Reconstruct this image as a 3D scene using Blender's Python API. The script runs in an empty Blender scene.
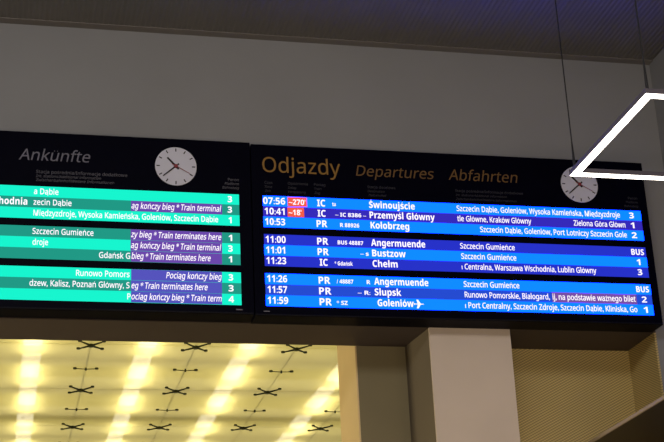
import bpy, bmesh, math, random
from mathutils import Matrix, Vector

# ------------------------------------------------------------------ camera, world, hall light, exposure
scene = bpy.context.scene
col = scene.collection
random.seed(4)

cam_d = bpy.data.cameras.new('camera')
cam_d.sensor_width = 36.0
cam_d.lens = 1457.37 / 664 * 36.0
cam_d.clip_end = 200
cam = bpy.data.objects.new('camera', cam_d)
col.objects.link(cam)
YAW, PITCH, ROLL = 0.23525747, 0.37304051, -0.04921722
fw = Vector((math.sin(YAW) * math.cos(PITCH), math.cos(YAW) * math.cos(PITCH), math.sin(PITCH)))
rt = Vector((math.cos(YAW), -math.sin(YAW), 0))
up = rt.cross(fw)
r1 = math.cos(ROLL) * rt + math.sin(ROLL) * up
u1 = -math.sin(ROLL) * rt + math.cos(ROLL) * up
cam.matrix_world = Matrix(((r1.x, u1.x, -fw.x, 0), (r1.y, u1.y, -fw.y, -10), (r1.z, u1.z, -fw.z, 1.6), (0, 0, 0, 1)))
scene.camera = cam

world = bpy.data.worlds.new('world')
world.use_nodes = True
world.node_tree.nodes['Background'].inputs[0].default_value = (0.5, 0.45, 0.4, 1)
world.node_tree.nodes['Background'].inputs[1].default_value = 0.02
scene.world = world

def area(name, loc, rot, sx, sy, power, color):
    l = bpy.data.lights.new(name, 'AREA')
    l.shape = 'RECTANGLE'; l.size = sx; l.size_y = sy; l.energy = power; l.color = color
    o = bpy.data.objects.new(name, l); col.objects.link(o)
    o.location = loc; o.rotation_euler = rot
    return o
area('hall_light', (-2.0, -7.5, 6.85), (math.radians(35), 0, 0), 9, 1.2, 275, (1.0, 0.975, 0.98))
area('passage_fill', (-4.5, 2.0, 3.6), (0, math.radians(-90), 0), 0.8, 2.0, 222, (1.0, 0.84, 0.55))  # added unseen fill, brightens the left side of the return wall
area('hall_light', (3.0, -6.5, 3.0), (math.radians(78), 0, 0), 6, 0.8, 140, (1.0, 0.80, 0.58))

area('void_fill', (-1, 8, 7.36), (0, 0, 0), 14, 14, 580, (1.0, 0.95, 0.75))  # added fill above the strip lights, lifts the glass between the bright patches

scene.view_settings.view_transform = 'Standard'
scene.view_settings.look = 'None'
scene.view_settings.gamma = 1
scene.view_settings.exposure = 0
scene.view_settings.use_curve_mapping = False
scene.cycles.use_denoising = True
scene.cycles.max_bounces = 8

# ------------------------------------------------------------------ materials
def lin(c):
    return tuple(((v / 255) / 12.92 if v / 255 <= 0.04045 else ((v / 255 + 0.055) / 1.055) ** 2.4) for v in c) + (1,)

def mat(name, rgb, rough=0.6, metal=0.0, noise=0.06, scale=6.0, bump=0.0, bscale=60.0, spec=0.4):
    m = bpy.data.materials.new(name); m.use_nodes = True
    nt = m.node_tree; b = nt.nodes['Principled BSDF']
    b.inputs['Roughness'].default_value = rough; b.inputs['Specular IOR Level'].default_value = spec; b.inputs['Metallic'].default_value = metal
    tc = nt.nodes.new('ShaderNodeTexCoord')
    n = nt.nodes.new('ShaderNodeTexNoise'); n.inputs['Scale'].default_value = scale; n.inputs['Detail'].default_value = 4
    nt.links.new(tc.outputs['Object'], n.inputs['Vector'])
    r = nt.nodes.new('ShaderNodeValToRGB')
    r.color_ramp.elements[0].position = 0.3; r.color_ramp.elements[1].position = 0.7
    r.color_ramp.elements[0].color = tuple(c * (1 - noise) for c in rgb[:3]) + (1,)
    r.color_ramp.elements[1].color = tuple(min(1, c * (1 + noise)) for c in rgb[:3]) + (1,)
    nt.links.new(n.outputs['Fac'], r.inputs['Fac']); nt.links.new(r.outputs['Color'], b.inputs['Base Color'])
    if bump:
        n2 = nt.nodes.new('ShaderNodeTexNoise'); n2.inputs['Scale'].default_value = bscale
        nt.links.new(tc.outputs['Object'], n2.inputs['Vector'])
        bp = nt.nodes.new('ShaderNodeBump'); bp.inputs['Strength'].default_value = bump; bp.inputs['Distance'].default_value = 0.01
        nt.links.new(n2.outputs['Fac'], bp.inputs['Height']); nt.links.new(bp.outputs['Normal'], b.inputs['Normal'])
    return m

def glow(name, rgb, strength=1.0, base=(0.004, 0.004, 0.005), blue=None):
    m = bpy.data.materials.new(name); m.use_nodes = True
    b = m.node_tree.nodes['Principled BSDF']
    b.inputs['Base Color'].default_value = tuple(base) + (1,)
    b.inputs['Roughness'].default_value = 0.6; b.inputs['Specular IOR Level'].default_value = 0.04
    b.inputs['Emission Color'].default_value = lin(rgb)
    if blue:                                  # saturated display blue, beyond what the picture can hold
        e = b.inputs['Emission Color'].default_value; e[2] = blue
    b.inputs['Emission Strength'].default_value = strength
    return m

def mesh_panel_mat(name, ang):
    # perforated expanded-metal sheet: fine slanting rows of dark openings
    m = mat(name, (0.76, 0.58, 0.22), 0.5, 0.0, 0.05, 3)
    nt = m.node_tree; b = nt.nodes['Principled BSDF']
    base = b.inputs['Base Color'].links[0].from_socket
    tc = nt.nodes.new('ShaderNodeTexCoord')
    mix = nt.nodes.new('ShaderNodeMix'); mix.data_type = 'RGBA'
    facs = []
    for a, s in ((ang, 17.0), (ang - math.radians(80), 17.0)):
        mp = nt.nodes.new('ShaderNodeMapping'); mp.inputs['Rotation'].default_value = (0, a, 0)
        sep = nt.nodes.new('ShaderNodeCombineXYZ'); sx = nt.nodes.new('ShaderNodeSeparateXYZ')
        add = nt.nodes.new('ShaderNodeMath'); add.operation = 'ADD'
        nt.links.new(tc.outputs['Object'], sx.inputs[0])
        nt.links.new(sx.outputs['X'], add.inputs[0]); nt.links.new(sx.outputs['Y'], add.inputs[1])
        nt.links.new(add.outputs[0], sep.inputs['X']); nt.links.new(sx.outputs['Z'], sep.inputs['Z'])
        nt.links.new(sep.outputs[0], mp.inputs['Vector'])
        w = nt.nodes.new('ShaderNodeTexWave'); w.bands_direction = 'Z'; w.inputs['Scale'].default_value = s
        w.inputs['Distortion'].default_value = 0.0
        nt.links.new(mp.outputs[0], w.inputs['Vector'])
        facs.append(w.outputs['Fac'])
    f1 = nt.nodes.new('ShaderNodeMath'); f1.operation = 'MULTIPLY_ADD'
    nt.links.new(facs[1], f1.inputs[0]); f1.inputs[1].default_value = 0.22
    f2 = nt.nodes.new('ShaderNodeMath'); f2.operation = 'MULTIPLY'; f2.inputs[1].default_value = 0.78
    nt.links.new(facs[0], f2.inputs[0]); nt.links.new(f2.outputs[0], f1.inputs[2])
    mix.inputs['B'].default_value = (0.30, 0.225, 0.09, 1)
    nt.links.new(base, mix.inputs['A']); nt.links.new(f1.outputs[0], mix.inputs['Factor'])
    nt.links.new(mix.outputs['Result'], b.inputs['Base Color'])
    return m

def frosted_mat():
    m = bpy.data.materials.new('frosted_glass'); m.use_nodes = True
    nt = m.node_tree; nt.nodes.remove(nt.nodes['Principled BSDF'])
    out = nt.nodes['Material Output']
    tr = nt.nodes.new('ShaderNodeBsdfTranslucent'); tr.inputs['Color'].default_value = (0.86, 0.79, 0.41, 1)
    gl = nt.nodes.new('ShaderNodeBsdfRefraction'); gl.inputs['Color'].default_value = (0.98, 0.97, 0.93, 1)
    gl.inputs['Roughness'].default_value = 0.09; gl.inputs['IOR'].default_value = 1.25
    df = nt.nodes.new('ShaderNodeBsdfDiffuse'); df.inputs['Color'].default_value = (0.62, 0.57, 0.38, 1)
    tc = nt.nodes.new('ShaderNodeTexCoord'); n = nt.nodes.new('ShaderNodeTexNoise'); n.inputs['Scale'].default_value = 1.5
    nt.links.new(tc.outputs['Object'], n.inputs['Vector'])
    mr = nt.nodes.new('ShaderNodeMapRange'); mr.inputs['To Min'].default_value = 0.30; mr.inputs['To Max'].default_value = 0.36
    nt.links.new(n.outputs['Fac'], mr.inputs['Value'])
    m1 = nt.nodes.new('ShaderNodeMixShader'); nt.links.new(mr.outputs[0], m1.inputs[0])
    nt.links.new(tr.outputs[0], m1.inputs[1]); nt.links.new(gl.outputs[0], m1.inputs[2])
    m2 = nt.nodes.new('ShaderNodeMixShader'); m2.inputs[0].default_value = 0.2
    nt.links.new(m1.outputs[0], m2.inputs[1]); nt.links.new(df.outputs[0], m2.inputs[2])
    nt.links.new(m2.outputs[0], out.inputs['Surface'])
    return m

M = dict(
    wall=mat('grey_plaster', (0.275, 0.276, 0.278), 0.8, 0, 0.04, 1.2, 0.05),
    ceil=mat('ribbed_metal', (0.33, 0.31, 0.285), 0.6, 0.97, 0.05, 2),
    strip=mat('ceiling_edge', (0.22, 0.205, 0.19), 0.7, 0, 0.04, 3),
    pillar=mat('pale_pillar', (0.62, 0.52, 0.425), 0.55, 0, 0.04, 2),  # paler and warmer than the wall above
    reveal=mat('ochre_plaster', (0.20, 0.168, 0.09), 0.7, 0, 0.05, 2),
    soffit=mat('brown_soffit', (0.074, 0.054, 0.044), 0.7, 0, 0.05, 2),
    floor=mat('stone_floor', (0.30, 0.27, 0.24), 0.4, 0, 0.10, 1),
    white=mat('white_paint', (0.75, 0.72, 0.62), 0.7, 0, 0.03, 2),
    black=mat('black_casing', (0.0012, 0.0011, 0.0055), 0.45, 0, 0.1, 8, spec=0.03),
    blackm=mat('black_trim', (0.006, 0.006, 0.010), 0.5, 0, 0.1, 8, spec=0.08),
    gold=mat('gold_lettering', (0.27, 0.14, 0.022), 0.6, 0, 0.03, 8),
    gold2=mat('dim_gold_lettering', (0.15, 0.076, 0.018), 0.6, 0, 0.03, 8),
    grey=mat('grey_lettering', (0.155, 0.15, 0.195), 0.6, 0, 0.03, 8),
    dim=mat('dim_grey_lettering', (0.10, 0.096, 0.12), 0.6, 0, 0.03, 8),
    dimmer=mat('faint_grey_lettering', (0.032, 0.031, 0.042), 0.6, 0, 0.03, 8),
    dial=mat('white_dial', (0.60, 0.60, 0.69), 0.5, 0, 0.02, 8),
    ink=mat('black_hand', (0.012, 0.010, 0.012), 0.5, 0, 0.02, 8),
    red=mat('red_hand', (0.24, 0.03, 0.04), 0.5, 0, 0.02, 8),
    alu=mat('aluminium_profile', (0.10, 0.09, 0.115), 0.5, 0.0, 0.03, 8),
    wire=mat('dark_wire', (0.02, 0.02, 0.022), 0.5, 0.3, 0.03, 8),
    fit=mat('dark_steel', (0.035, 0.04, 0.015), 0.45, 0.5, 0.05, 20),
    seal=mat('grey_seal', (0.45, 0.42, 0.22), 0.6, 0, 0.05, 8),
    trimpale=mat('pale_edge', (0.36, 0.28, 0.18), 0.5, 0, 0.03, 8),
    dark=mat('dark_brown_panel', (0.017, 0.011, 0.009), 0.55, 0, 0.15, 3),
    jamb=mat('lit_side_plaster', (0.72, 0.54, 0.28), 0.6, 0, 0.04, 2),  # left side of the return wall, roof glow put into a paler colour
    pier=mat('shaded_side_plaster', (0.14, 0.112, 0.072), 0.7, 0, 0.05, 2),  # side face of the pillar, its shadow put into a darker brown
    void=mat('void_paint', (0.55, 0.52, 0.42), 0.8, 0, 0.03, 2),
    beam=mat('beam_paint', (0.40, 0.36, 0.22), 0.7, 0, 0.03, 4),
    mesh=mesh_panel_mat('perforated_sheet', math.radians(27)),
    glass=frosted_mat(),
    lamp=glow('lamp_tube', (255, 249, 232), 6, (0.8, 0.8, 0.8)),
    led=glow('led_diffuser', (255, 244, 232), 6.0, (0.8, 0.8, 0.8)),
    text=glow('lit_lettering', (255, 248, 255), 1.15),
    bright=glow('lit_sky_blue', (8, 140, 250), blue=10.0),
    violet=glow('lit_violet_blue', (52, 40, 185)),
    indigo=glow('lit_indigo', (36, 48, 200)),
    royal=glow('lit_royal_blue', (34, 74, 208)),
    mint=glow('lit_mint', (16, 245, 206)),
    teal=glow('lit_teal', (28, 152, 132)),
    purple=glow('lit_purple', (106, 70, 170)),
    slate=glow('lit_slate_blue', (84, 82, 188)),
    mauve=glow('lit_mauve', (120, 78, 165)),
    orange=glow('lit_orange', (245, 92, 70)),
)

# ------------------------------------------------------------------ helpers
def add_box(bm, x0, x1, y0, y1, z0, z1, bevel=0.0):
    vs = [bm.verts.new((x, y, z)) for x in (x0, x1) for y in (y0, y1) for z in (z0, z1)]
    f = [(0, 1, 3, 2), (4, 6, 7, 5), (0, 4, 5, 1), (2, 3, 7, 6), (0, 2, 6, 4), (1, 5, 7, 3)]
    fs = [bm.faces.new([vs[i] for i in q]) for q in f]
    if bevel:
        es = list({e for q in fs for e in q.edges})
        bmesh.ops.bevel(bm, geom=es, offset=bevel, segments=2, affect='EDGES', profile=0.5)

def add_rod(bm, a, b, ra, rb=None, n=12):
    a = Vector(a); b = Vector(b); d = (b - a).normalized()
    u = d.orthogonal().normalized(); v = d.cross(u)
    rb = ra if rb is None else rb
    A = [bm.verts.new(a + ra * (math.cos(t) * u + math.sin(t) * v)) for t in [2 * math.pi * k / n for k in range(n)]]
    B = [bm.verts.new(b + rb * (math.cos(t) * u + math.sin(t) * v)) for t in [2 * math.pi * k / n for k in range(n)]]
    for k in range(n):
        bm.faces.new((A[k], A[(k + 1) % n], B[(k + 1) % n], B[k]))
    bm.faces.new(A[::-1]); bm.faces.new(B)

def world_of(o):
    v = Vector((0, 0, 0))
    while o is not None:
        v = v + Vector(o.location); o = o.parent
    return v

def obj(name, bm, m, parent=None, base=None):
    """One mesh object; bm is in world metres, base is the origin of a top-level one."""
    org = world_of(parent) if parent is not None else Vector(base or (0, 0, 0))
    bmesh.ops.recalc_face_normals(bm, faces=bm.faces)
    me = bpy.data.meshes.new(name)
    bm.transform(Matrix.Translation(-org))
    bm.to_mesh(me); bm.free()
    me.materials.append(m)
    o = bpy.data.objects.new(name, me); col.objects.link(o)
    if parent is not None:
        o.parent = parent
    else:
        o.location = org
    return o

def box(name, m, parent, *a, bevel=0.0, base=None):
    bm = bmesh.new(); add_box(bm, *a, bevel=bevel)
    return obj(name, bm, m, parent, base)

def struct(name, bm, m, base=(0, 0, 0)):
    o = obj(name, bm, m, None, base); o['kind'] = 'structure'
    return o

def sbox(name, m, *a):
    bm = bmesh.new(); add_box(bm, *a)
    return struct(name, bm, m, ((a[0] + a[1]) / 2, (a[2] + a[3]) / 2, a[4]))

def thing(name, label, cat, loc, group=None):
    o = bpy.data.objects.new(name, None); col.objects.link(o)
    o.location = loc; o['label'] = label; o['category'] = cat
    if group: o['group'] = group
    return o

def dup(root, loc, label, group=None):
    r = root.copy(); col.objects.link(r); r.location = loc; r['label'] = label
    if group: r['group'] = group
    for ch in list(root.children):
        c = ch.copy(); col.objects.link(c); c.parent = r
        for g in list(ch.children):
            d = g.copy(); col.objects.link(d); d.parent = c
    return r

FONTCACHE = {}
ACC = {'ą': ('a', 'o'), 'ę': ('e', 'o'), 'ł': ('l', 's'), 'Ł': ('L', 's'), 'ó': ('o', 'a'), 'ń': ('n', 'a'), 'ś': ('s', 'a'),
       'Ś': ('S', 'A'), 'ż': ('z', 'd'), 'ź': ('z', 'a'), 'ü': ('u', 'u'), 'ä': ('a', 'u'), 'ć': ('c', 'a')}
def plain_mesh(s, bold, off):
    """Sans letters of the built-in face (bold or regular) as (vertices, faces)."""
    key = (s, bold, off)
    if key not in FONTCACHE:
        A, Z, D = (0x1D5D4, 0x1D5EE, 0x1D7EC) if bold else (0x1D5A0, 0x1D5BA, 0x1D7E2)
        t = ''
        for ch in s:
            if 'A' <= ch <= 'Z': ch = chr(A + ord(ch) - 65)
            elif 'a' <= ch <= 'z': ch = chr(Z + ord(ch) - 97)
            elif '0' <= ch <= '9': ch = chr(D + ord(ch) - 48)
            t += ch
        cu = bpy.data.curves.new('lettering', 'FONT')
        cu.body = t; cu.size = 1; cu.resolution_u = 3
        cu.offset = off; cu.extrude = 0.01
        o = bpy.data.objects.new('lettering', cu); col.objects.link(o)
        dg = bpy.context.evaluated_depsgraph_get(); dg.update()
        me = bpy.data.meshes.new_from_object(o.evaluated_get(dg))
        bpy.data.objects.remove(o)
        FONTCACHE[key] = ([tuple(v.co) for v in me.vertices], [tuple(p.vertices) for p in me.polygons])
        bpy.data.meshes.remove(me)
    return FONTCACHE[key]
def text_mesh(s, italic=False, bold=False, off=0.0):
    base = ''.join(ACC.get(c, (c,))[0] for c in s)
    vs, fs = plain_mesh(base, bold, off)
    vs = list(vs); fs = list(fs)
    w = 0.062 if bold else 0.042
    def bar(p, q, w):
        p = Vector(p); q = Vector(q); d = (q - p).normalized(); n = Vector((-d.y, d.x)) * w / 2
        k = len(vs)
        for z in (0.01, -0.01):
            for r in (p - n, q - n, q + n, p + n): vs.append((r.x, r.y, z))
        fs.extend([(k, k + 1, k + 2, k + 3), (k + 7, k + 6, k + 5, k + 4)] + [(k + i, k + 4 + i, k + 4 + (i + 1) % 4, k + (i + 1) % 4) for i in range(4)])
    for i, c in enumerate(s):
        if c not in ACC: continue
        g = plain_mesh(base[i], bold, off)[0]
        gx0 = min(v[0] for v in g); gx1 = max(v[0] for v in g); top = max(v[1] for v in g)
        rx = max(v[0] for v in plain_mesh(base[:i + 1], bold, off)[0]); lx = rx - (gx1 - gx0); m = (lx + rx) / 2
        k = ACC[c][1]
        if k in 'aA': bar((m - 0.03, top + 0.05), (m + 0.07, top + 0.17), w)
        elif k == 'd': bar((m - w / 2 - .01, top + 0.10), (m + w / 2 + .01, top + 0.10), w * 1.3)
        elif k == 'u':
            for sx in (-1, 1): bar((m + sx * 0.09 - w / 2, top + 0.11), (m + sx * 0.09 + w / 2, top + 0.11), w * 1.1)
        elif k == 'o':
            bar((rx - 0.04, 0.01), (rx - 0.09, -0.10), w * .8); bar((rx - 0.10, -0.115), (rx + 0.01, -0.13), w * .8)
        elif k == 's':
            y = top * 0.5
            if c == 'Ł': m = lx + 0.06
            bar((m - 0.12, y - 0.07), (m + 0.12, y + 0.07), w)
    if italic: vs = [(x + 0.2 * y, y, z) for x, y, z in vs]
    return vs, fs
CAP = max(v[1] for v in text_mesh('H')[0])

def lettering(name, s, parent, m, x0, x1, base_z, cap, y, italic=False, bold=False, off=0.0, align='fit'):
    """Letters standing on a plane facing -y, from x0 to x1, with capital height cap."""
    vs, fs = text_mesh(s, italic, bold, off)
    a = min(v[0] for v in vs); b = max(v[0] for v in vs)
    sx = (x1 - x0) / (b - a); sz = cap / CAP
    if align == 'right':
        x0 = x1 - (b - a) * sz; sx = sz
    if align == 'left':
        sx = sz
    bm = bmesh.new()
    V = [bm.verts.new((x0 + (v[0] - a) * sx, y - (0.0015 if v[2] > 0 else -0.0005), base_z + v[1] * sz)) for v in vs]
    for f in fs:
        try: bm.faces.new([V[i] for i in f])
        except ValueError: pass
    return obj(name, bm, m, parent)

# ------------------------------------------------------------------ the setting
ZC, ZB, ZR = 7.143, 4.795, 6.5        # hall ceiling, lintel underside, frosted glass roof of the passage
sbox('floor', M['floor'], -12, 6.4, -16.2, 16.3, -0.2, 0)
bm = bmesh.new()                      # ribbed hall ceiling, ribs running towards the wall
x = -12.0; prof = []
while x < 5.2:
    prof += [(x, 0), (x + 0.012, 0), (x + 0.02, 0.0045), (x + 0.032, 0.0045)]
    x += 0.04
prof.append((5.2, 0))
lo = [(bm.verts.new((px, -16, ZC + h)), bm.verts.new((px, -0.08, ZC + h))) for px, h in prof]
for a, b in zip(lo, lo[1:]):
    bm.faces.new((a[0], b[0], b[1], a[1]))
add_box(bm, -12, 5.2, -16, 0.0, ZC + 0.02, ZC + 0.2)
struct('ceiling', bm, M['ceil'], (0, -8, ZC))
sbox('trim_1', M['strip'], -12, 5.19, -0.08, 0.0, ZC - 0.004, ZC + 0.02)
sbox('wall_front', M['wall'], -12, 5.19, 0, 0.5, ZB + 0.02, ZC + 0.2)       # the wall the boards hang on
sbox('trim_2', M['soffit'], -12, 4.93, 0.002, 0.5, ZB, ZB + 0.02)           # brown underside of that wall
sbox('wall_right', M['wall'], 5.19, 5.39, -16, 0.5, 0, ZC + 0.2)
sbox('wall_left', M['wall'], -12.2, -12, -16, 16, 0, ZC + 0.2)
sbox('wall_back', M['wall'], -12, 5.19, -16.2, -16, 0, ZC + 0.2)
bm = bmesh.new(); add_box(bm, 3.10, 3.737, 0.0, 0.02, 0, ZB + 0.005)
struct('wall_pillar', bm, M['pillar'], (3.4, 0, 0))
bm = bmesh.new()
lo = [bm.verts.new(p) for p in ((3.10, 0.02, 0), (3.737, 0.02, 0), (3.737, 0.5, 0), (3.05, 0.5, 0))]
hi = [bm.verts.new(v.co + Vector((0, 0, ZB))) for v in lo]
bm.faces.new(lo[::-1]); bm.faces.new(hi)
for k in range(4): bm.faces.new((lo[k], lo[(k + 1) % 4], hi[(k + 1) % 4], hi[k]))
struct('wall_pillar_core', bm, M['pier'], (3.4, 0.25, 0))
sbox('wall_corner', M['wall'], 4.93, 5.19, 0, 0.5, 0, ZB + 0.02)
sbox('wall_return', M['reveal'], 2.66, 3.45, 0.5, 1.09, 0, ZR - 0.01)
sbox('trim_8', M['jamb'], 2.648, 2.66, 0.5, 1.09, 0, ZR - 0.01)  # thin skin on the return wall, coloured as if lit by the glass roof
sbox('wall_mesh', M['mesh'], 3.70, 4.95, 0.5, 0.53, 0, ZB + 0.02)
sbox('wall_mesh_side', M['mesh'], 4.913, 4.93, 0.0, 0.5, 0, ZB)
# passage behind the wall, roofed with frosted glass under a lit void
sbox('wall_passage_right', M['white'], 6.2, 6.4, 0.5, 16, 0, 7.6)
sbox('wall_passage_end', M['white'], -12, 6.4, 16, 16.2, 0, 7.6)
sbox('ceiling_void', M['void'], -12, 6.4, 0.5, 16, 7.4, 7.6)
CX = [-2.6, -1.4, -0.21, 0.985, 2.19, 3.385, 4.51, 5.72]
RY = 6.232; DY = 0.985
GX = [-2.6 - 1.2 * k for k in range(7, 0, -1)] + CX
bm = bmesh.new()                      # panes with open joints, seal strips laid in the joints
ys = [RY + (2 * k) * DY for k in range(-3, 6)]
G = 0.003
for xa, xb in zip(GX, GX[1:]):
    for ya, yb in zip(ys, ys[1:]):
        add_box(bm, xa + G, xb - G, ya + G, yb - G, ZR, ZR + 0.012)
struct('window_1', bm, M['glass'], (1.5, 8, ZR))
bm = bmesh.new()
for xa in GX: add_box(bm, xa - G, xa + G, ys[0], ys[-1], ZR + 0.001, ZR + 0.011)
struct('trim_3', bm, M['glass'], (1.5, 8, ZR))
for i, (ya, yb) in enumerate(((6.80, 6.95), (8.16, 8.32), (9.56, 9.83), (10.76, 10.91))):
    sbox('trim_%d' % (4 + i), M['beam'], -12, 6.2, ya, yb, 6.70, 6.80)

# lamps above the glass
ORD = ['first', 'second', 'third', 'fourth', 'fifth', 'sixth']
SEG = [(5.7, 6.66), (7.09, 8.03), (8.46, 9.41), (9.98, 10.63), (11.05, 12.0)]
LX = [0.337, 1.663, 2.867, 4.245]
for j, (ya, yb) in enumerate(SEG):
    for i, lx in enumerate(LX):
        if i == 3 and j == 0: continue
        t = thing('strip_light', 'white strip light behind frosted glass, %s from wall in %s row from left' % (ORD[j], ORD[i]),
                  'light', (lx, (ya + yb) / 2, 6.60), 'strip lights above the frosted glass roof')
        box('tube', M['lamp'], t, lx - 0.11, lx + 0.11, ya, yb, 6.60, 6.64, bevel=0.02)
        box('housing', M['white'], t, lx - 0.12, lx + 0.12, ya, yb, 6.64, 6.67, bevel=0.01)
        for hy in (ya + 0.15, yb - 0.15):
            bm = bmesh.new(); add_rod(bm, (lx, hy, 6.665), (lx, hy, 7.405), 0.006, n=8)
            obj('hanger', bm, M['white'], t)

# black glass fittings: four arms at the pane corners, two arms half-way along the joints
def fitting(kind):
    if kind == 'four':
        tips = [(sx * 0.135, sy * 0.15) for sx in (-1, 1) for sy in (-1, 1)]
    else:
        tips = [(-0.13, 0), (0.13, 0)]
    t = thing('glass_fitting', '', 'glass fitting', (0, 0, 0))
    big = kind == 'four'
    bm = bmesh.new(); add_rod(bm, (0, 0, -0.022), (0, 0, 0.010), 0.030 if big else 0.012, n=16)
    add_rod(bm, (0, 0, 0.0), (0, 0, 0.016), 0.008)
    obj('hub', bm, M['fit'], t)
    for (a, b) in tips:
        bm = bmesh.new()
        add_rod(bm, (0, 0, -0.006), (a, b, 0), 0.013 if big else 0.005, 0.008 if big else 0.005)
        arm = obj('arm', bm, M['fit'], t)
        bm = bmesh.new(); add_rod(bm, (a, b, -0.006), (a, b, 0.012), 0.023, n=18)
        obj('clamp_disc', bm, M['fit'], arm)
    return t
protos = {}
for k in range(0, 6):
    kind = 'four' if k % 2 == 0 else 'two'
    for i, cx in enumerate(CX[3:7]):
        if i == 3 and k < 3: continue
        rows = ORD[k // 2]
        lab = '%s-armed black fitting under frosted glass, %s such from wall, %s column from left' % (kind, rows, ORD[i])
        loc = (cx, RY + k * DY, ZR - 0.012)
        g = '%s-armed glass fittings of the passage roof' % kind
        if kind not in protos:
            protos[kind] = fitting(kind); r = protos[kind]
            r.location = loc; r['label'] = lab; r['group'] = g
        else:
            dup(protos[kind], loc, lab, g)

# ------------------------------------------------------------------ the two train boards
DEPARTURES = [
  ('bright', 5.6424, 5.725, [
    ('time', '07:56', 1.833, 1.999),
    ('delay', "~270'", 2.021, 2.165, 2.161),
    ('train', 'IC', 2.241, 2.302),
    ('number', 'tu', 2.356, 2.382),
    ('dest', 'Świnoujście', 2.64, 2.995),
    ('via', 'Szczecin Dąbie, Goleniów, Wysoka Kamieńska, Międzyzdroje', 3.326, 4.656),
    ('platform', '3', 4.735, 4.773),
  ]),
  ('violet', 5.5598, 5.6424, [
    ('time', '10:41', 1.842, 1.992),
    ('delay', "~18'", 2.018, 2.139, 2.128),
    ('train', 'IC', 2.241, 2.302),
    ('number', '– IC 8386 –', 2.375, 2.612),
    ('dest', 'Przemyśl Główny', 2.639, 3.146),
    ('via', 'tle Główne, Kraków Główny', 3.324, 3.917),
    ('via', 'Zielona Góra Główn', 4.264, 4.691),
    ('platform', '1', 4.737, 4.767),
  ]),
  ('bright', 5.4772, 5.5598, [
    ('time', '10:53', 1.843, 1.993),
    ('train', 'PR', 2.23, 2.31),
    ('number', 'R 88926', 2.409, 2.554),
    ('dest', 'Kołobrzeg', 2.642, 2.94),
    ('via', 'Szczecin Dąbie, Goleniów, Port Lotniczy Szczecin Gole', 3.499, 4.693),
    ('platform', '2', 4.735, 4.777),
  ]),
  ('indigo', 5.3381, 5.4207, [
    ('time', '11:00', 1.843, 1.992),
    ('train', 'PR', 2.228, 2.311),
    ('number', 'BUS 48887', 2.383, 2.577),
    ('dest', 'Angermuende', 2.638, 3.055),
    ('via', 'Szczecin Gumieńce', 3.329, 3.762),
    ('platform', 'BUS', 4.713, 4.817),
  ]),
  ('bright', 5.2555, 5.3381, [
    ('time', '11:01', 1.844, 1.985),
    ('train', 'PR', 2.228, 2.311),
    ('number', '– s', 2.55, 2.614),
    ('dest', 'Bustzow', 2.641, 2.898),
    ('via', 'Szczecin Gumieńce', 3.331, 3.766),
    ('platform', '1', 4.748, 4.777),
  ]),
  ('indigo', 5.1729, 5.2555, [
    ('time', '11:23', 1.844, 1.99),
    ('train', 'IC', 2.24, 2.3),
    ('number', '* Gdańsk', 2.352, 2.488),
    ('dest', 'Chełm', 2.64, 2.831),
    ('via', 'ı Centralna, Warszawa Wschodnia, Lublin Główny', 3.328, 4.404),
    ('platform', '3', 4.745, 4.782),
  ]),
  ('bright', 5.0338, 5.1164, [
    ('time', '11:26', 1.845, 1.992),
    ('train', 'PR', 2.226, 2.312),
    ('number', '/ 48887', 2.361, 2.485),
    ('number', 'R', 2.587, 2.613),
    ('dest', 'Angermuende', 2.644, 3.057),
    ('via', 'Szczecin Gumieńce', 3.332, 3.769),
    ('platform', 'BUS', 4.714, 4.818),
  ]),
  ('royal', 4.9512, 5.0338, [
    ('time', '11:57', 1.846, 1.989),
    ('train', 'PR', 2.226, 2.316),
    ('number', '– R:', 2.514, 2.609),
    ('dest', 'Słupsk', 2.643, 2.844),
    ('via', 'Runowo Pomorskie, Białogard,', 3.333, 4.003),
    ('notice', 'ij, na podstawie ważnego bilet', 4.023, 4.708, 4.7),
    ('platform', '2', 4.749, 4.79),
  ]),
  ('bright', 4.8686, 4.9512, [
    ('time', '11:59', 1.844, 1.994),
    ('train', 'PR', 2.226, 2.316),
    ('number', '* SZ', 2.353, 2.435),
    ('dest', 'Goleniów', 2.66, 2.934),
    ('plane', '', 2.937, 3.014),
    ('via', 'ı Port Centralny, Szczecin Zdroje, Szczecin Dąbie, Kliniska, Go', 3.33, 4.701),
    ('platform', '1', 4.754, 4.787),
  ]),
]
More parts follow.
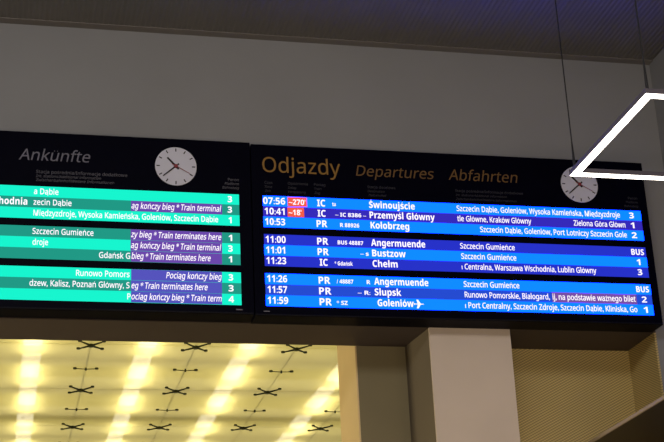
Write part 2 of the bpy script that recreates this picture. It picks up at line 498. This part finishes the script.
ARRIVALS = [
  ('mint', 5.6424, 5.725, [
    ('via', 'a Dąbie', 0.175, 0.347),
    ('platform', '3', 1.569, 1.602),
  ]),
  ('teal', 5.5598, 5.6424, [
    ('dest', 'hodnia', -0.065, 0.131),
    ('via', 'zecin Dąbie', 0.174, 0.441),
    ('notice', 'ąg kończy bieg * Train terminal', 0.864, 1.527, 1.523),
    ('platform', '3', 1.567, 1.6),
  ]),
  ('mint', 5.4772, 5.5598, [
    ('via', 'Międzyzdroje, Wysoka Kamieńska, Goleniów, Szczecin Dąbie', 0.176, 1.496),
    ('platform', '1', 1.573, 1.595),
  ]),
  ('teal', 5.3381, 5.4207, [
    ('via', 'Szczecin Gumieńce', 0.173, 0.599),
    ('notice', 'zy bieg * Train terminates here', 0.862, 1.522, 1.519),
    ('platform', '1', 1.57, 1.596),
  ]),
  ('mint', 5.2555, 5.3381, [
    ('via', 'droje', 0.176, 0.283),
    ('notice', 'ąg kończy bieg * Train terminal', 0.862, 1.521, 1.517),
    ('platform', '3', 1.565, 1.598),
  ]),
  ('teal', 5.1729, 5.2555, [
    ('via', 'Gdańsk G', 0.64, 0.859),
    ('notice', 'bieg * Train terminates here', 0.866, 1.519, 1.439),
    ('platform', '1', 1.567, 1.592),
  ]),
  ('mint', 5.0338, 5.1164, [
    ('via', 'Runowo Pomors', 0.482, 0.856),
    ('notice', ' Pociąg kończy bieg', 0.867, 1.517, 1.517, 1.115),
    ('platform', '3', 1.564, 1.597),
  ]),
  ('teal', 4.9512, 5.0338, [
    ('via', 'dzew, Kalisz, Poznań Główny, S', 0.164, 0.856),
    ('notice', 'eg * Train terminates here', 0.867, 1.515, 1.414),
    ('platform', '3', 1.562, 1.599),
  ]),
  ('mint', 4.8686, 4.9512, [
    ('via', 'P', 0.841, 0.864),
    ('notice', 'ociąg kończy bieg * Train term', 0.867, 1.514, 1.514),
    ('platform', '4', 1.561, 1.6),
  ]),
]

YF = -0.2
def clock(root, cx, cz):
    R = 0.1525
    bm = bmesh.new(); add_rod(bm, (cx, YF + 0.004, cz), (cx, YF - 0.006, cz), R + 0.004, n=64)
    c = obj('clock', bm, M['blackm'], root)
    bm = bmesh.new(); add_rod(bm, (cx, YF - 0.004, cz), (cx, YF - 0.008, cz), R, n=64)
    obj('dial', bm, M['dial'], c)
    def bar(name, ang, r0, r1, w0, w1, y, m):
        a = math.radians(ang); d = Vector((math.sin(a), 0, math.cos(a))); n = Vector((math.cos(a), 0, -math.sin(a)))
        bm = bmesh.new(); o = Vector((cx, 0, cz)); vs = []
        for yy in (y, y - 0.002):
            for rr, ww in ((r0, w0), (r1, w1)):
                for s in (-1, 1):
                    p = o + d * rr + n * (s * ww / 2); p.y = yy; vs.append(bm.verts.new(p))
        for q in ((0, 1, 3, 2), (4, 6, 7, 5), (0, 4, 5, 1), (2, 3, 7, 6), (0, 2, 6, 4), (1, 5, 7, 3)):
            bm.faces.new([vs[i] for i in q])
        return obj(name, bm, m, c)
    for k in range(12):
        bar('hour_mark', 30 * k, 0.118, 0.142, 0.008, 0.008, YF - 0.0075, M['ink'])
    bar('hour_hand', 317, -0.03, 0.092, 0.016, 0.013, YF - 0.0095, M['ink'])
    bar('minute_hand', 229, -0.03, 0.125, 0.012, 0.008, YF - 0.012, M['ink'])
    sh = bar('second_hand', 119, -0.035, 0.118, 0.005, 0.003, YF - 0.0145, M['red'])
    bm = bmesh.new(); add_rod(bm, (cx, YF - 0.0095, cz), (cx, YF - 0.018, cz), 0.014, n=20)
    obj('hub', bm, M['red'], c)

def board(root, x0, x1, zt, zb, sx0, sx1, rows, cut):
    box('casing', M['black'], root, x0, x1, YF, -0.001, zb, zt, bevel=0.004)
    zs = [(r[1], r[2]) for r in rows]
    # slim bezel bars between and round the lit rows
    bm = bmesh.new()
    for z0, z1 in ((zs[2][0], zs[3][1]), (zs[5][0], zs[6][1])):
        add_box(bm, sx0 - 0.02, sx1 + 0.02, YF - 0.005, YF + 0.002, z1 + 0.006, z0 - 0.006)
    obj('bezel', bm, M['black'], root)
    box('bottom_lip', M['blackm'], root, x0 + 0.004, x1 - 0.004, YF - 0.008, YF + 0.002, zb + 0.002, zb + 0.012, bevel=0.002)
    for bg, z0, z1, items in rows:
        row = box('display_row', M[bg], root, sx0, sx1, YF - 0.003, YF + 0.002, z0, z1)
        h = z1 - z0
        for it in items:
            kind, s, a, b = it[:4]
            y = YF - 0.0045
            if kind == 'time': lettering('departure_time', s, row, M['text'], a, b, z0 + 0.20 * h, 0.052, y, bold=True)
            elif kind == 'train': lettering('train_kind', s, row, M['text'], a, b, z0 + 0.17 * h, 0.053, y, bold=True)
            elif kind == 'number':
                lettering('train_number', s, row, M['text'], a, b, z0 + 0.25 * h, 0.030, y, bold=True)
            elif kind == 'dest': lettering('destination', s, row, M['text'], a, b, z0 + 0.22 * h, 0.052, y, bold=True)
            elif kind == 'via': lettering('stops', s, row, M['text'], a, b, z0 + 0.26 * h, 0.043, y, off=0.008)
            elif kind == 'platform': lettering('platform_number', s, row, M['text'], a, b, z0 + 0.22 * h, 0.047, y, bold=True)
            elif kind == 'delay':
                w = box('delay_field', M['orange'], row, a - 0.004, b, YF - 0.0042, YF - 0.001, z0 + 0.004, z1 - 0.003)
                lettering('delay', s, row, M['text'], a + 0.004, it[4] - 0.01, z0 + 0.22 * h, 0.042, YF - 0.006, bold=True)
            elif kind == 'notice':
                c = 'mauve' if bg == 'royal' else ('slate' if z0 < 5.15 else 'purple')
                box('notice_field', M[c], row, a, b, YF - 0.0042, YF - 0.001, z0 + 0.001, z1 - 0.001)
                lettering('notice', s, row, M['text'], it[5] if len(it) > 5 else a + 0.003, it[4] - 0.003, z0 + 0.26 * h, 0.045, YF - 0.006, italic=(bg != 'royal'), off=0.008)
            elif kind == 'plane':
                bm = bmesh.new(); zc = z0 + 0.5 * h
                out = [(0, .2), (.04, .42), (.4, .42), (.3, .9), (.44, .9), (.66, .46), (.92, .44), (1, .5), (1, .5), (.92, .56)]
                pts = [(0.0, .25), (.08, .08), (.36, .08), (.26, 1.), (.42, 1.), (.66, .1), (.9, .08), (1.0, 0)]
                ring = pts + [(u, -v) for u, v in pts[-2::-1]]
                A = [bm.verts.new((a + (b - a) * u, y - 0.0015, zc + v * 0.033)) for u, v in ring]
                B = [bm.verts.new((a + (b - a) * u, y + 0.0005, zc + v * 0.033)) for u, v in ring]
                bm.faces.new(A); bm.faces.new(B[::-1])
                n = len(A)
                for k in range(n): bm.faces.new((A[k], A[(k + 1) % n], B[(k + 1) % n], B[k]))
                obj('aeroplane_symbol', bm, M['text'], row)

YT = YF - 0.0008
rt_ = thing('departures_board', 'long black departures board with gold Odjazdy heading and glowing blue rows', 'departure board', (3.325, 0, ZB), 'train boards on the station wall')
board(rt_, 1.752, 4.901, 6.142, ZB, 1.832, 4.835, DEPARTURES, None)
lettering('heading', 'Odjazdy', rt_, M['gold'], 1.836, 2.432, 5.918, 0.121, YT)
lettering('heading', 'Departures', rt_, M['gold2'], 2.552, 3.168, 5.920, 0.085, YT, italic=True)
lettering('heading', 'Abfahrten', rt_, M['gold2'], 3.282, 3.842, 5.920, 0.088, YT, italic=True)
for (x0, x1, lines, al) in (
        (1.849, 1.905, ('Czas', 'Time', 'Zeit'), 'left'), (2.025, 2.20, ('Opóźnienie', 'Delay', 'Verspätung'), 'left'),
        (2.224, 2.324, ('Pociąg', 'Train', 'Zug'), 'left'), (2.636, 2.89, ('Stacja docelowa', 'Destination', 'Zielbahnhof'), 'left'),
        (3.328, 3.98, ('Stacje pośrednie/Informacje dodatkowe', 'Int. stations/Additional information', 'Zwischenbahnhof/Weitere Informationen'), 'left'),
        (4.687, 4.823, ('Peron', 'Platform', 'Bahnsteig'), 'right')):
    for k, s in enumerate(lines):
        lettering('column_caption', s, rt_, M['dimmer'], x0, x1, 5.822 - 0.033 * k, 0.021 if k == 0 else 0.018, YT, italic=(k > 0), align=al)
clock(rt_, 4.347, 5.928)
box('maker_plate', M['grey'], rt_, 1.812, 1.858, YF - 0.0015, YF + 0.001, 4.824, 4.831)

lt_ = thing('arrivals_board', 'long black arrivals board with grey Ankünfte heading and glowing mint green rows', 'arrivals board', (0.17, 0, ZB), 'train boards on the station wall')
board(lt_, -1.404, 1.746, 6.152, ZB + 0.006, -1.33, 1.654, ARRIVALS, None)
lettering('heading', 'Ankünfte', lt_, M['grey'], 0.061, 0.568, 5.928, 0.087, YT, italic=True)
for k, (s, x1) in enumerate((('Stacja pośrednia/Informacje dodatkowe', 0.836), ('Int. stations/Additional information', 0.648), ('Zwischenbahnhof/Weitere Informationen', 0.742))):
    lettering('column_caption', s, lt_, M['dim'], 0.186, x1, 5.828 - 0.031 * k, 0.024 if k == 0 else 0.020, YT, italic=(k > 0))
for k, s in enumerate(('Peron', 'Platform', 'Bahnsteig')):
    lettering('column_caption', s, lt_, M['dim'], 1.55, 1.656, 5.832 - 0.032 * k, 0.022 if k == 0 else 0.019, YT, italic=(k > 0), align='right')
clock(lt_, 1.190, 5.927)
box('maker_plate', M['grey'], lt_, 1.614, 1.660, YF - 0.0015, YF + 0.001, 4.832, 4.839)

# ------------------------------------------------------------------ square hanging lamp
LZ = 5.28; X0, X1, Y0, Y1, LW, LH = 3.578, 4.800, -3.015, -1.80, 0.058, 0.032
lamp = thing('pendant_lamp', 'glowing white square frame lamp hanging on thin wires before the departures board', 'lamp', ((X0 + X1) / 2, (Y0 + Y1) / 2, LZ))
def ring(bm, x0, x1, y0, y1, w, z0, z1):
    o = [(x0, y0), (x1, y0), (x1, y1), (x0, y1)]; i = [(x0 + w, y0 + w), (x1 - w, y0 + w), (x1 - w, y1 - w), (x0 + w, y1 - w)]
    V = [[bm.verts.new((p[0], p[1], z)) for p in r] for z in (z0, z1) for r in (o, i)]
    for k in range(4):
        n = (k + 1) % 4
        bm.faces.new((V[0][k], V[0][n], V[1][n], V[1][k])); bm.faces.new((V[2][k], V[2][n], V[3][n], V[3][k]))
        bm.faces.new((V[0][k], V[0][n], V[2][n], V[2][k])); bm.faces.new((V[1][k], V[1][n], V[3][n], V[3][k]))
bm = bmesh.new(); ring(bm, X0, X1, Y0, Y1, LW, LZ + 0.004, LZ + 0.004 + LH)
obj('frame', bm, M['alu'], lamp)
bm = bmesh.new(); ring(bm, X0 + 0.003, X1 - 0.003, Y0 + 0.003, Y1 - 0.003, LW - 0.006, LZ, LZ + 0.006)
obj('diffuser', bm, M['led'], lamp)
for cx in (X0 + 0.03, X1 - 0.03):
    for cy in (Y0 + 0.03, Y1 - 0.03):
        bm = bmesh.new(); add_rod(bm, (cx, cy, LZ + LH), (cx, cy, ZC + 0.01), 0.0045, n=8)
        w = obj('wire', bm, M['wire'], lamp)
        bm = bmesh.new(); add_rod(bm, (cx, cy, LZ + LH), (cx, cy, LZ + LH + 0.06), 0.010, 0.009, n=12)
        add_rod(bm, (cx, cy, LZ + LH + 0.06), (cx, cy, LZ + LH + 0.2), 0.009, 0.005, n=12)
        obj('wire_grip', bm, M['wire'], w)

# ------------------------------------------------------------------ dark canopy by the corner, at the edge of the view
can = thing('canopy', 'dark flat canopy with a thin pale edge jutting out below the perforated sheet', 'canopy', (4.71, -1.3, 3.9))
box('panel', M['dark'], can, 4.245, 5.189, -2.6, -0.001, 3.899, 3.916, bevel=0.003)
box('edge_strip', M['trimpale'], can, 4.232, 4.246, -2.6, -0.001, 3.893, 3.917, bevel=0.002)
